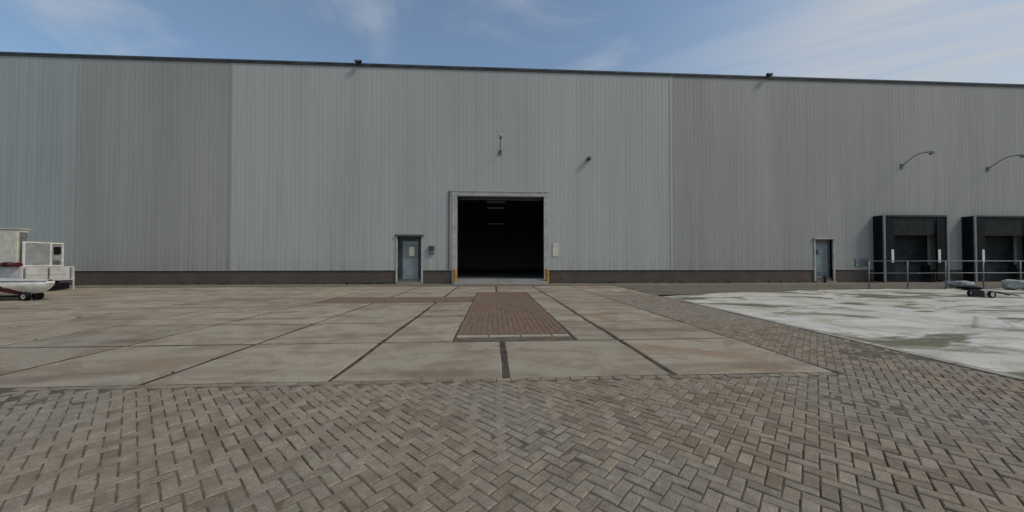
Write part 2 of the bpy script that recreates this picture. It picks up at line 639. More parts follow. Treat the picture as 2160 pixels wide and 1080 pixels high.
# --- concrete slabs, each one lifted separately
slabs = MB().poly([(-34, ROW0, -0.009), (XEND, ROW0, -0.009), (XEND, 18.2, -0.009), (-34, 18.2, -0.009)])
slabs.poly([(XEND, 13, -0.009), (apron_x(13), 13, -0.009), (apron_x(18.2), 18.2, -0.009), (XEND, 18.2, -0.009)])
slabs = slabs.build('slab_paving', M_JOINT)
tag(slabs, 'rows of square grey beige concrete slabs with dark joints before the wall', 'paving', kind='structure')
RX0, RX1 = -0.64, 1.36                 # the red brick path
rows_y = [ROW0, ROW0 + SD, ROW0 + 2 * SD, ROW0 + 3 * SD, ROW0 + 4 * SD, ROW0 + 5 * SD + 0.02, ROW0 + 6 * SD + 0.05, ROW0 + 7 * SD, ROW0 + 8 * SD]
rs = random.Random(21)


def slab(x0, x1, y0, y1):
    cxm, cym = (x0 + x1) / 2, (y0 + y1) / 2
    hx, hy = (x1 - x0) / 2, (y1 - y0) / 2
    n = 3
    ch = 0.012
    jit = lambda: rs.uniform(-0.014, 0.014)
    ring = []
    for k in range(4):
        c0 = [(-hx, -hy), (hx, -hy), (hx, hy), (-hx, hy)][k]
        c1 = [(hx, -hy), (hx, hy), (-hx, hy), (-hx, -hy)][k]
        for q in range(n):
            t_ = q / n
            ring.append((c0[0] + (c1[0] - c0[0]) * t_ + jit(), c0[1] + (c1[1] - c0[1]) * t_ + jit()))
    m_ = len(ring)
    v = [(x, y, -0.12) for x, y in ring] + [(x, y, -ch) for x, y in ring]
    v += [(x * (1 - ch / hx), y * (1 - ch / hy), 0) for x, y in ring]
    f = [tuple(range(2 * m_, 3 * m_))]
    for a in (0, m_):
        for k in range(m_):
            f.append((a + k, a + (k + 1) % m_, a + m_ + (k + 1) % m_, a + m_ + k))
    me = bpy.data.meshes.new('concrete_slab')
    me.from_pydata(v, [], f)
    me.materials.append(M_SLAB)
    o = bpy.data.objects.new('concrete_slab', me)
    o.location = (cxm, cym, rs.uniform(-0.003, 0.004))
    o.rotation_euler = (rs.uniform(-0.002, 0.002), rs.uniform(-0.002, 0.002), rs.uniform(-0.006, 0.006))
    o.parent = slabs
    COL.objects.link(o)


for ri in range(len(rows_y) - 1):
    y0, y1 = rows_y[ri] + (0.01 if ri == 0 else 0.035), rows_y[ri + 1] - 0.035
    k = -15
    while True:
        x0, x1 = SLABX0 + k * SW + 0.036, SLABX0 + (k + 1) * SW - (0.036 if k < 1 else 0.004)
        if k >= 2:
            break
        if ri == 4 and x1 > -5.5 and x0 < RX1:      # the lateral band of red bricks lies here
            k += 1
            continue
        if 1 <= ri < 6:
            # the path cuts through
            if x1 > RX0 and x0 < RX1:
                if x0 < RX0 - 0.25:
                    slab(x0, RX0 - 0.03, y0, y1)
                if x1 > RX1 + 0.25:
                    slab(RX1 + 0.03, x1, y0, y1)
                k += 1
                continue
        slab(x0, x1, y0, y1)
        k += 1
    if ri == 5:
        slab(XEND + 0.03, apron_x(12.9) - 0.05, 12.93, y1)
    if ri >= 6:
        slab(XEND + 0.03, apron_x(y0) - 0.05, y0, y1)
slab(RX1 + 0.03, SLABX0 + SW - 0.028, rows_y[4] + 0.035, rows_y[5] - 0.035)

# --- red brick path to the doorway, with its band to the left
PY0, PY1 = rows_y[1] + 0.42, rows_y[6]
path = MB().poly([(RX0, rows_y[1], -0.0052), (RX1, rows_y[1], -0.0052), (RX1, PY1, -0.0052), (RX0, PY1, -0.0052)])
path.poly([(-5.64, rows_y[4], -0.0052), (RX0, rows_y[4], -0.0052), (RX0, rows_y[5], -0.0052), (-5.64, rows_y[5], -0.0052)])
path = path.build('brick_path', M_BED)
tag(path, 'red brown brick strip leading through the slabs up to the open doorway', 'path', kind='structure')
V2 = [brick_mesh(0.21, 0.105, 40 + s) for s in range(6)]
red = []
ny = int((PY1 - PY0) / 0.21)
nx = int((RX1 - RX0) / 0.105)
pw = (RX1 - RX0) / nx
for i in range(nx):
    for j in range(ny):
        yy = PY0 + 0.105 + j * 0.21 + (0.105 if i % 2 else 0)
        red.append((RX0 + (i + 0.5) * pw, yy, 90))
for i in range(int((RX0 + 5.64) / 0.21)):
    for j in range(int((rows_y[5] - rows_y[4]) / 0.105)):
        red.append((-5.64 + 0.105 + i * 0.21 + (0.105 if j % 2 else 0), rows_y[4] + 0.06 + j * 0.105, 0))
red = [s for s in red if s[1] < PY1 - 0.1 and s[0] < RX1]
brick_field('brick_field', red, M_RED, path, 9, V2)
x = RX0 + 0.02
while x < RX1 - 0.1:
    ln = min(0.55, RX1 - 0.02 - x)
    bx(x, x + ln - 0.012, PY0 - 0.14, PY0 - 0.02, -0.1, 0.012, 'kerb_stone', M_KERB, path, 0.008)
    x += ln

# --- pale concrete apron by the docks
ra = random.Random(4)
back = [(40.0, 15.0)]
xk = 39.0
while xk > 9.0:                                   # worn, ragged back edge
    back.append((xk, 13.2 + 1.5 * min(1, (xk - 9) / 7) + ra.uniform(-0.25, 0.25)))
    xk -= ra.uniform(0.5, 1.1)
ap = MB().poly([(apron_x(-4), -4, 0.004), (40, -4, 0.004)] + [(x, y, 0.004) for x, y in back] + [(apron_x(12.2), 12.2, 0.004)])
ap = ap.build('concrete_apron', M_APRON)
tag(ap, 'pale stained concrete apron in front of the loading docks', 'apron', kind='structure')
y = -2.0
while y < 11.2:
    xa, xb = apron_x(y), apron_x(y + 0.98)
    es = MB().grid([[(xa - 0.008, y, -0.03), (xa - 0.008, y, 0.010), (xa + 0.12, y, 0.012), (xa + 0.12, y, 0.0)], [(xb - 0.008, y + 0.985, -0.03), (xb - 0.008, y + 0.985, 0.010), (xb + 0.12, y + 0.985, 0.012), (xb + 0.12, y + 0.985, 0.0)]])
    es.build('edge_strip', M_KERB, ap)
    y += 1.0

# --- strip along the wall
st = MB().poly([(-40, 17.9, -0.012), (52, 17.9, -0.012), (52, D + 0.2, -0.012), (-40, D + 0.2, -0.012)]).build('wall_pavement', M_STRIP)
tag(st, 'grey brown concrete pavement strip along the foot of the warehouse', 'pavement', kind='structure')
M_DOCKP = concrete('dock_pavement_concrete', (0.185, 0.165, 0.125), (0.19, 0.16, 0.12), (0.095, 0.088, 0.066))[0]
st2 = MB().poly([(apron_x(13.4) - 0.1, 12.9, -0.009), (40, 12.9, -0.009), (40, 18, -0.009), (apron_x(13.4) - 0.1, 18, -0.009)]).build('dock_pavement', M_DOCKP)
tag(st2, 'dull grey pavement between the pale apron and the dock railing', 'pavement', kind='structure')
FLOOR = 0.26
DX0, DX1, DZ = -2.09, 3.01, 5.12
rm = MB().poly([(DX0 - 0.15, 18.85, 0.0), (DX1 + 0.15, 18.85, 0.0), (DX1 + 0.02, D + 0.02, FLOOR), (DX0 - 0.02, D + 0.02, FLOOR)])
rm.poly([(DX0 - 0.15, 18.85, 0.0), (DX0 - 0.02, D + 0.02, FLOOR), (DX0 - 0.15, D + 0.02, 0)])
rm.poly([(DX1 + 0.15, 18.85, 0.0), (DX1 + 0.15, D + 0.02, 0), (DX1 + 0.02, D + 0.02, FLOOR)])
rm = rm.build('ramp', M_RAMP)
tag(rm, 'short grey concrete ramp rising into the dark open doorway', 'ramp', kind='structure')

# ================================================================ THE WAREHOUSE
TOP = 12.58
PL = 0.82
wh = empty('warehouse', (0, D, 0), 'long grey corrugated metal warehouse with brick plinth and open doorway', 'warehouse')


class Local:
    pass


def wpart(mb, name, mat, parent=wh, bevel=0, smooth=False, recalc=True):
    """mesh given in world coordinates, parented to the warehouse (or one of its parts, all at its origin)"""
    mb.v = [(x, y - D, z) for x, y, z in mb.v]
    return mb.build(name, mat, parent, bevel, smooth, recalc)


W0, W1 = -40.0, 50.0
d1x0, d1x1, d1z = -5.52, -4.16, 2.74       # recess of the door by the big doorway
d2x0, d2x1, d2z = 19.95, 21.12, 2.66       # recess of the door by the docks
docks = [23.80, 29.82]
DW, DH, DP = 4.25, 4.12, 0.62              # dock shelter: width, height, projection
openings = [(DX0, DX1, 0, DZ), (d1x0, d1x1, 0, d1z), (d2x0, d2x1, 0, d2z)]
for dx in docks:
    openings.append((dx + 0.35, dx + DW - 0.35, 0.0, 3.75))

RIB = 0.25
RD = 0.0032


def prof(x):                                # trapezoidal rib profile, outward = -y
    u = (x % RIB) / RIB
    if u < 0.42:
        return 0.0
    if u < 0.55:
        return (u - 0.42) / 0.13 * RD
    if u < 0.87:
        return RD
    return (1 - u) / 0.13 * RD


def panel(x0, x1, mat):
    xs = {round(x0 + 0.0015, 4), round(x1 - 0.0015, 4)}
    k = math.floor(x0 / RIB) - 1
    while k * RIB < x1 + RIB:
        for u in (0, 0.42, 0.55, 0.87):
            q = (k + u) * RIB
            if x0 + 0.006 < q < x1 - 0.006:
                xs.add(round(q, 4))
        k += 1
    for o in openings:
        for q in o[:2]:
            if x0 + 0.006 < q < x1 - 0.006:
                xs.add(round(q, 4))
    xs = sorted(xs)
    mb = MB()
    for a, b_ in zip(xs[:-1], xs[1:]):
        mid = (a + b_) / 2
        z0 = PL - 0.03
        for o in openings:
            if o[0] < mid < o[1]:
                z0 = max(z0, o[3])
        ya, yb = D - 0.055 + prof(a + 1e-5), D - 0.055 + prof(b_ - 1e-5)
        mb.poly([(a, ya, z0), (b_, yb, z0), (b_, yb, TOP), (a, ya, TOP)])
        mb.poly([(a, ya, z0), (a, D + 0.0, z0), (b_, D + 0.0, z0), (b_, yb, z0)])
    return wpart(mb, 'cladding_panel', mat, recalc=False)


x = W0
edges = []
while x < W1 - 0.01:
    edges.append(x)
    x += 1.0
edges.append(W1)
zone_edges = [-22.89, -14.81, 10.79]
edges = sorted([e for e in edges if all(abs(e - z) > 0.34 for z in zone_edges)] + zone_edges)
for a, b_ in zip(edges[:-1], edges[1:]):
    mid = (a + b_) / 2
    mat = M_CL_TEAL if mid < zone_edges[0] else M_CL_DARK if mid < zone_edges[1] else M_CL_LIGHT if mid < zone_edges[2] else M_CL_DARK
    panel(a, b_, mat)
for z in zone_edges:                        # cover strips on the colour joints
    wpart(MB().box(z - 0.06, z + 0.06, D - 0.075, D - 0.02, PL, TOP), 'joint_strip', M_CL_LIGHT if z > 0 else M_CL_DARK)

# wall body (inner leaf) with openings, plinth pieces between openings
segs = sorted((o[0], o[1], o[3]) for o in openings)
x = W0
for o0, o1, oz in segs + [(W1, W1, 0)]:
    wpart(MB().box(x, o0, D, D + 0.2, PL, TOP), 'inner_wall', M_INT)
    wpart(MB().box(x, o0, D - 0.03, D + 0.24, -0.05, PL), 'plinth', M_PLINTH)
    if o1 > o0:
        wpart(MB().box(o0, o1, D, D + 0.2, oz, TOP), 'inner_wall', M_INT)
    x = o1
# drip flashing over the plinth
x = W0
for o0, o1, oz in segs + [(W1, W1, 0)]:
    wpart(MB().box(x + 0.003, o0 - 0.003, D - 0.085, D - 0.032, PL - 0.05, PL - 0.015), 'flashing', M_CL_LIGHT)
    x = o1

# roof edge
wpart(MB().box(W0, W1, D - 0.11, D + 0.3, TOP - 0.0, TOP + 0.15), 'fascia', M_FASCIA)
wpart(MB().box(W0, W1, D - 0.14, D - 0.112, TOP + 0.09, TOP + 0.165), 'roof_edge_trim', M_FASCIA)
wpart(MB().box(W0, W1, D + 0.3, 46.3, TOP - 0.1, TOP + 0.05), 'roof', M_ROOF)
wpart(MB().box(W0, W1, 46, 46.3, -0.05, TOP), 'back_wall', M_INT)
wpart(MB().box(W0 - 0.25, W0, D, 46, -0.05, TOP), 'side_wall', M_CL_DARK)
wpart(MB().box(W1, W1 + 0.25, D, 46, -0.05, TOP), 'side_wall', M_CL_DARK)
wpart(MB().box(W0, W1, D + 0.02, 46, -0.04, FLOOR), 'hall_floor', M_INTF)
for k in range(6):                          # roof girders inside
    wpart(MB().box(-14, 16, 25 + k * 3.4, 25.2 + k * 3.4, 9.9, 10.5), 'girder', M_INT)

# big doorway trim
fr = wpart(MB().box(DX0 - 0.30, DX0, D - 0.085, D + 0.22, FLOOR * 0.1, DZ + 0.02), 'doorway_jamb', M_TRIM)
fr2 = wpart(MB().box(DX1, DX1 + 0.24, D - 0.085, D + 0.22, FLOOR * 0.1, DZ + 0.02), 'doorway_jamb', M_TRIM)
wpart(MB().box(DX0 - 0.34, DX1 + 0.28, D - 0.095, D + 0.22, DZ + 0.022, DZ + 0.26), 'doorway_lintel', M_TRIM)
wpart(MB().box(DX0 - 0.36, DX1 + 0.30, D - 0.125, D - 0.05, DZ + 0.262, DZ + 0.275), 'doorway_drip', M_TRIM)
wpart(MB().tube([(DX0 - 0.47, D - 0.10, PL), (DX0 - 0.47, D - 0.10, DZ + 0.3)], 0.03, 8), 'cable_conduit', M_STEEL)
# rolled sectional door just inside the head
for k in range(3):
    wpart(MB().box(DX0 + 0.05, DX1 - 0.05, D + 0.30 + k * 0.02, D + 0.36 + k * 0.02, DZ - 0.16 + k * 0.4, DZ + 0.22 + k * 0.4), 'door_section', M_DARKGREY)


def pers_door(x0, x1, zt, lx0, lx1, side, window, z0):
    rec = 0.22
    # reveal: jambs, head, back
    dr = wpart(MB().box(lx0, lx1, D + rec - 0.05, D + rec, z0, zt - 0.26), 'door', M_DOOR, bevel=0.006)
    f = MB().box(x0, lx0 - 0.004, D + rec - 0.07, D + rec + 0.03, z0 - 0.1, zt)
    f.box(lx1 + 0.004, x1, D + rec - 0.07, D + rec + 0.03, z0 - 0.1, zt)
    f.box(lx0 - 0.004, lx1 + 0.004, D + rec - 0.07, D + rec + 0.03, zt - 0.255, zt)
    wpart(f, 'door_frame', M_DARKGREY if window else M_BOXG, dr)
    j = MB().box(x0 - 0.09, x0, D - 0.10, D + rec - 0.08, z0 - 0.1, zt)
    wpart(j, 'door_jamb', M_TRIM, dr)
    j = MB().box(x1, x1 + 0.09, D - 0.10, D + rec - 0.08, z0 - 0.1, zt)
    wpart(j, 'door_jamb', M_TRIM, dr)
    wpart(MB().box(x0 - 0.13, x1 + 0.13, D - 0.16, D + rec - 0.08, zt + 0.002, zt + 0.10), 'door_hood', M_FASCIA if window else M_TRIM, dr)
    wpart(MB().box(x0 - 0.05, x1 + 0.05, D - 0.22, D + rec + 0.03, -0.02, z0), 'door_step', M_RAMP, dr)
    hx_ = lx0 + 0.09 if side < 0 else lx1 - 0.09
    wpart(MB().box(hx_ - 0.03, hx_ + 0.03, D + rec - 0.062, D + rec - 0.052, z0 + 0.95, z0 + 1.2).tube(
        [(hx_, D + rec - 0.06, z0 + 1.1), (hx_, D + rec - 0.11, z0 + 1.1), (hx_ - side * 0.12, D + rec - 0.11, z0 + 1.1)], 0.011, 6), 'handle', M_GALV, dr)
    if window:
        wx0, wx1, wz0, wz1 = lx0 + 0.12, lx1 - 0.08, 1.50, 2.28
        pn = wpart(MB().box(wx0, wx1, D + rec - 0.056, D + rec - 0.052, wz0, wz1), 'window_pane', M_GLASS, dr)
        f = MB()
        for q in ((wx0 - 0.03, wx0, wz0 - 0.03, wz1 + 0.03), (wx1, wx1 + 0.03, wz0 - 0.03, wz1 + 0.03), (wx0, wx1, wz0 - 0.03, wz0), (wx0, wx1, wz1, wz1 + 0.03)):
            f.box(q[0], q[1], D + rec - 0.068, D + rec - 0.051, q[2], q[3])
        wpart(f, 'window_frame', M_GALV, dr)
        wpart(MB().box(wx0 + 0.26, wx0 + 0.56, D + rec - 0.064, D + rec - 0.058, 1.62, 2.14), 'notice', M_PAPER, dr)
    else:
        for k in range(4):
            wpart(MB().box(lx0 + 0.12, lx1 - 0.12, D + rec - 0.062, D + rec - 0.052, z0 + 0.3 + 0.07 * k, z0 + 0.335 + 0.07 * k), 'vent_slat', M_BOXG, dr)
        wpart(MB().box(lx0 + 0.10, lx0 + 0.30, D + rec - 0.06, D + rec - 0.052, 1.72, 2.02), 'notice', M_DARKGREY, dr)
    # back of the recess so no light leaks
    wpart(MB().box(x0 - 0.1, x1 + 0.1, D + rec + 0.035, D + rec + 0.08, 0, zt + 0.1), 'recess_back', M_INT, dr)


pers_door(d1x0, d1x1, d1z, d1x0 + 0.24, d1x1 - 0.22, 1, True, 0.10)
pers_door(d2x0, d2x1, d2z, d2x0 + 0.12, d2x1 - 0.10, -1, False, 0.08)

# wall grille near the docks
gx0, gx1, gz0, gz1 = 22.55, 23.45, 0.98, 1.46
gr = wpart(MB().box(gx0, gx1, D - 0.075, D - 0.06, gz0, gz1), 'grille', M_BOXG)
k = 0
while gz0 + 0.03 + k * 0.07 < gz1 - 0.04:
    z = gz0 + 0.03 + k * 0.07
    wpart(MB().poly([(gx0 + 0.03, D - 0.077, z + 0.05), (gx1 - 0.03, D - 0.077, z + 0.05), (gx1 - 0.03, D - 0.11, z), (gx0 + 0.03, D - 0.11, z)]), 'slat', M_GALV, gr)
    k += 1


# loading docks: projecting black shelter with curtains, guide stripes, closed sectional door
def dock(dx):
    F = D - DP
    sh = MB()
    for s0, s1 in ((dx, dx + 0.05), (dx + DW - 0.05, dx + DW)):
        sh.box(s0, s1, F + 0.03, D - 0.06, 0.05, DH)
    sh.box(dx + 0.05, dx + DW - 0.05, F + 0.03, D - 0.06, DH - 0.05, DH)
    sh = wpart(sh, 'dock_shelter', M_CURT)
    for k in range(3):                                     # folds on the outer cheek
        yy = F + 0.12 + k * 0.16
        wpart(MB().box(dx - 0.014, dx - 0.001, yy, yy + 0.05, 0.1, DH - 0.05), 'cheek_rib', M_BLACK, sh)
    for s0, s1 in ((dx - 0.02, dx + 0.10), (dx + DW - 0.10, dx + DW + 0.02)):
        wpart(MB().box(s0, s1, F - 0.04, F + 0.028, 0.0, DH + 0.02), 'shelter_post', M_GALV, sh)
    wpart(MB().box(dx + 0.10, dx + DW - 0.10, F - 0.04, F + 0.028, DH - 0.08, DH + 0.02), 'shelter_head', M_DARKGREY, sh)
    for s in (0, 1):
        a = dx + 0.105 if s == 0 else dx + DW - 0.105 - 0.62
        cu = wpart(MB().box(a, a + 0.62, F + 0.0, F + 0.012, 0.15, DH - 0.085), 'side_curtain', M_CURT, sh)
        q = a + 0.40 if s == 0 else a + 0.06
        wpart(MB().box(q, q + 0.16, F - 0.008, F - 0.001, 1.22, 2.02), 'guide_stripe', M_WHITE, sh)
    wpart(MB().grid([[(dx + 0.73 + i * (DW - 1.46) / 14, F + 0.03 + 0.012 * math.sin(i * 2.1) + (3 - j) * 0.02, z) for i in range(15)] for j, z in enumerate((2.9, 3.3, 3.7, DH - 0.085))]), 'top_curtain', M_TOPC, sh, smooth=True)
    for k in range(6):                                     # closed door behind
        z0, z1 = 0.0 + k * 0.63, 0.0 + k * 0.63 + 0.62
        wpart(MB().box(dx + 0.36, dx + DW - 0.36, D + 0.12, D + 0.17, z0, min(z1, 3.74)), 'dock_door_section', M_TOPC, sh)
    for s in (dx + 0.75, dx + DW - 1.0):
        wpart(MB().box(s, s + 0.25, D - 0.18, D - 0.0, 0.55, 1.05), 'dock_bumper', M_BLACK, sh, bevel=0.02)
    wpart(MB().box(dx + 0.36, dx + DW - 0.36, D + 0.0, D + 0.115, 0.0, 1.08), 'dock_sill', M_TOPC, sh)


for dx in docks:
    dock(dx)


# ================================================================ THINGS ON THE WALL
def gooseneck(x, z, label):
    r = empty('gooseneck_lamp', (x, D - 0.075, z), label, 'lamp', 'curved arm lamps on the warehouse wall')
    MB().box(-0.09, 0.09, -0.02, 0.02, -0.14, 0.14).build('wall_plate', M_BOXG, r, 0.005)
    pts = []
    for k in range(11):
        a = k / 10
        pts.append((0, -1.25 * a, 0.0 + 0.52 * math.sin(a * math.pi * 0.62)))
    MB().tube(pts, 0.026, 8).build('arm', M_BOXG, r, smooth=True)
    e = pts[-1]
    hd = MB().tube([(0, e[1] + 0.06, e[2] + 0.03), (0, e[1] - 0.06, e[2] + 0.0), (0, e[1] - 0.30, e[2] - 0.07), (0, e[1] - 0.36, e[2] - 0.10)], [0.04, 0.075, 0.10, 0.07], 12)
    hd = hd.build('lamp_head', M_TRIM, r, smooth=True)
    MB().tube([(0, e[1] - 0.18, e[2] - 0.10), (0, e[1] - 0.19, e[2] - 0.19)], [0.085, 0.06], 12).build('lens', M_GLASS, hd, smooth=True)
    return r


gooseneck(0.41, 7.72, 'lamp on curved arm high over the big open doorway')
gooseneck(docks[0] + 2.0, 7.30, 'lamp on curved arm above the loading dock beside the grey door')
gooseneck(docks[1] + 1.9, 7.22, 'lamp on curved arm above the loading dock furthest from the doorway')

cm = empty('security_camera', (5.69, D - 0.06, 7.40), 'small dark security camera on the bare cladding right of the doorway', 'camera')
MB().box(-0.07, 0.07, -0.05, 0.0, -0.08, 0.10).build('bracket', M_BOXG, cm, 0.004)
cb = MB().box(-0.09, 0.09, -0.30, -0.05, -0.09, 0.09).build('housing', M_DARKGREY, cm, 0.02)
MB().tube([(0, -0.302, -0.0), (0, -0.33, -0.0)], 0.055, 10).build('lens', M_GLASS, cb)

ib = empty('intercom_box', (-3.56, D - 0.06, 1.94), 'small dark grey box on the cladding between door and doorway', 'box')
MB().box(-0.16, 0.16, -0.12, 0.0, -0.22, 0.22).build('housing', M_BOXG, ib, 0.015)
MB().box(-0.11, 0.11, -0.128, -0.121, -0.02, 0.17).build('cover', M_DARKGREY, ib, 0.003)
MB().box(-0.18, 0.18, -0.15, 0.0, 0.225, 0.245).build('rain_hood', M_GALV, ib)

sg = empty('sign_plate', (3.72, D - 0.07, 2.0), 'small blank cream plate on the wall beside the doorway', 'sign')
MB().box(-0.19, 0.19, -0.02, 0.0, -0.42, 0.36).build('plate', M_CREAM, sg, 0.004)
for sx in (-0.15, 0.15):
    for sz in (-0.38, 0.32):
        MB().tube([(sx, -0.02, sz), (sx, -0.03, sz)], 0.012, 6).build('screw', M_GALV, sg)

def roof_light(x, label):
    r = empty('roof_floodlight', (x, D - 0.18, TOP + 0.14), label, 'floodlight', 'floodlights on the roof edge')
    MB().box(-0.05, 0.05, -0.06, 0.02, -0.06, 0.08).build('bracket', M_STEEL, r)
    h_ = MB().box(-0.19, 0.19, -0.20, -0.04, -0.04, 0.10).build('housing', M_BLACK, r, 0.03)
    MB().box(-0.15, 0.15, -0.212, -0.202, -0.01, 0.07).build('glass', M_GLASS, h_)


roof_light(-7.72, 'small dark floodlight on the roof edge over the wall left of the doorway')
roof_light(16.92, 'small dark floodlight on the roof edge over the darker cladding by the docks')

# faint lamps hanging in the hall
for x, y, z, nm in ((0.3, 36, 7.6, 'topmost faint strip lamp tucked under the head of the dark doorway'), (0.25, 39, 7.45, 'middle one of three faint strip lamps inside the dark doorway'), (0.3, 42, 5.95, 'lowest of three faint strip lamps inside the dark doorway')):
    r = empty('strip_lamp', (x, y, z), nm, 'lamp', 'strip lamps in the hall')
    MB().box(-1.0, 1.0, -0.12, 0.12, 0, 0.08).build('housing', M_GALV, r)
    MB().box(-0.97, 0.97, -0.5, 0.5, -0.04, -0.002).build('diffuser', M_TUBE, r)
    for s in (-0.8, 0.8):
        MB().tube([(s, 0, 0.1), (s, 0, TOP - 0.1 - z)], 0.01, 5).build('hanger', M_STEEL, r)


# ================================================================ THINGS ON THE GROUND
def bollard(x, label):
    r = empty('bollard', (x, D - 0.42, 0), label, 'bollard', 'yellow bollards guarding the doorway')
    ht = 0.86
    MB().tube([(0, 0, 0), (0, 0, ht - 0.06), (0, 0, ht - 0.02), (0, 0, ht)], [0.11, 0.11, 0.09, 0.04], 16).build('post', M_YELLOW, r, smooth=False)
    MB().tube([(0, 0, 0.0), (0, 0, 0.03)], 0.17, 16).build('base_plate', M_STEEL, r)


bollard(DX0 - 0.08, 'stubby yellow bollard at the doorway jamb nearer the door with the window')
bollard(DX1 + 0.14, 'stubby yellow bollard at the doorway jamb by the cream plate')

# railing before the docks
RY = 15.0
rx0 = 17.6
rl = empty('railing', (rx0, RY, 0), 'galvanised two rail railing standing in front of the loading docks', 'railing')
rlen = 14.0
k = 0
while k * 1.95 <= rlen:
    p_ = MB().tube([(k * 1.95 + 0.06, 0, 0), (k * 1.95 + 0.06, 0, 1.30)], 0.024, 8).build('post', M_GALV, rl, smooth=True)
    MB().box(k * 1.95 - 0.02, k * 1.95 + 0.14, -0.08, 0.08, 0.0, 0.014).build('foot_plate', M_GALV, p_)
    k += 1
for z in (1.31, 0.74):
    MB().tube([(0, 0, z), (rlen, 0, z)], 0.020, 8).build('rail', M_GALV, rl, smooth=True)

# clutter by the railing
def chunk(name, x, y, s, mat, label, cat, seed, group=None):
    rnd = random.Random(seed)
    bm = bmesh.new()
    bmesh.ops.create_icosphere(bm, subdivisions=2, radius=1)
    for v in bm.verts:
        q = 1 + rnd.uniform(-0.22, 0.22)
        v.co = Vector((max(-0.75, min(0.75, v.co.x)) * s[0] * q, max(-0.75, min(0.75, v.co.y)) * s[1] * q, max(-0.7, min(0.7, v.co.z)) * s[2] * q))
    zmin = min(v.co.z for v in bm.verts)
    for v in bm.verts:
        v.co.z -= zmin
    me = bpy.data.meshes.new(name)
    bm.to_mesh(me)
    bm.free()
    me.materials.append(mat)
    o = bpy.data.objects.new(name, me)
    o.location = (x, y, -0.012)
    o.rotation_euler = (0, 0, rnd.uniform(0, 3))
    COL.objects.link(o)
    return tag(o, label, cat, group)


def wheel(name, loc, r, wd, parent=None, axis='y'):
    t_ = MB()
    prof_ = [(-wd / 2, r * 0.62), (-wd / 2, r * 0.92), (-wd * 0.38, r), (wd * 0.38, r), (wd / 2, r * 0.92), (wd / 2, r * 0.62)]
    n = 24
    rows = [[(rr * math.cos(2 * math.pi * k / n), yy, rr * math.sin(2 * math.pi * k / n)) for yy, rr in prof_] for k in range(n + 1)]
    t_.grid(rows)
    o = t_.build(name, M_BLACK, parent, smooth=True, loc=loc)
    rim = MB()
    for yy in (-wd * 0.3, wd * 0.3):
        rim.poly([(r * 0.64 * math.cos(2 * math.pi * k / n), yy, r * 0.64 * math.sin(2 * math.pi * k / n)) for k in range(n)])
    rim.build('rim', M_OFFW, o)
    MB().tube([(0, -wd * 0.42, 0), (0, wd * 0.42, 0)], r * 0.16, 10).build('hub', M_STEEL, o)
    return o


x_, y_ = gp(2092, 628)
hj = empty('hand_cart', (x_, y_, 0), 'small dark two wheeled trolley lying low before the dock railing', 'trolley')
wheel('wheel', (-0.16, -0.1, 0.13), 0.13, 0.07, hj)
wheel('wheel', (-0.16, 0.42, 0.13), 0.13, 0.07, hj)
MB().tube([(-0.16, -0.1, 0.13), (-0.16, 0.42, 0.13)], 0.02, 8).build('axle', M_STEEL, hj)
for s in (0.04, 0.28):
    MB().tube([(-0.16, s, 0.13), (0.25, s, 0.22), (0.95, s, 0.09), (1.15, s, 0.05)], 0.018, 8).build('frame_tube', M_STEEL, hj, smooth=True)
for q in (0.25, 0.6, 0.95):
    MB().tube([(q, 0.04, 0.25 - q * 0.16), (q, 0.28, 0.25 - q * 0.16)], 0.014, 6).build('cross_bar', M_STEEL, hj)
MB().box(-0.30, -0.27, 0.0, 0.32, 0.02, 0.26).build('toe_plate', M_STEEL, hj)

x_, y_ = gp(2022, 606)
chunk('concrete_block', x_, y_, (0.55, 0.35, 0.22), M_RUBBLE, 'pale broken concrete block between the two loading docks', 'block', 3, 'pale concrete lumps by the docks')
x_, y_ = gp(2150, 612)
chunk('concrete_block', x_, y_, (0.50, 0.35, 0.30), M_RUBBLE, 'pale concrete lump beyond the railing before the dock furthest from the doorway', 'block', 4, 'pale concrete lumps by the docks')
x_, y_ = gp(2045, 612)
chunk('tyre_scrap', x_, y_, (0.45, 0.3, 0.12), M_BLACK, 'flat black rubber scrap on the ground by the dock railing', 'scrap', 5)
x_, y_ = gp(1778, 598)
hy = empty('standpipe', (x_, D - 0.25, -0.012), 'low rusty standpipe at the brick plinth next to the grey door', 'standpipe')
M_RUST = simple('rusty_iron', (0.085, 0.035, 0.022), 0.8, 0, 0.35, 10, 0.4)
MB().tube([(0, 0, 0), (0, 0, 0.3), (0, 0, 0.34), (0, 0, 0.42)], [0.07, 0.07, 0.10, 0.06], 12).build('pipe', M_RUST, hy)
MB().tube([(-0.16, 0, 0.27), (0.16, 0, 0.27)], 0.045, 10).build('outlet', M_RUST, hy)
MB().tube([(0, 0, 0), (0, 0, 0.03)], 0.13, 12).build('flange', M_RUST, hy)

# --- flatbed trailer on the left, parallel to the wall, its tail towards the doorway
TX, TYF = gp(152, 611)                       # far rear corner stands here


def xp(px, py, X):                           # point on a plane square to the facade
    d = ray(px, py)
    t = X / d.x
    return d.y * t, CAM_H + d.z * t


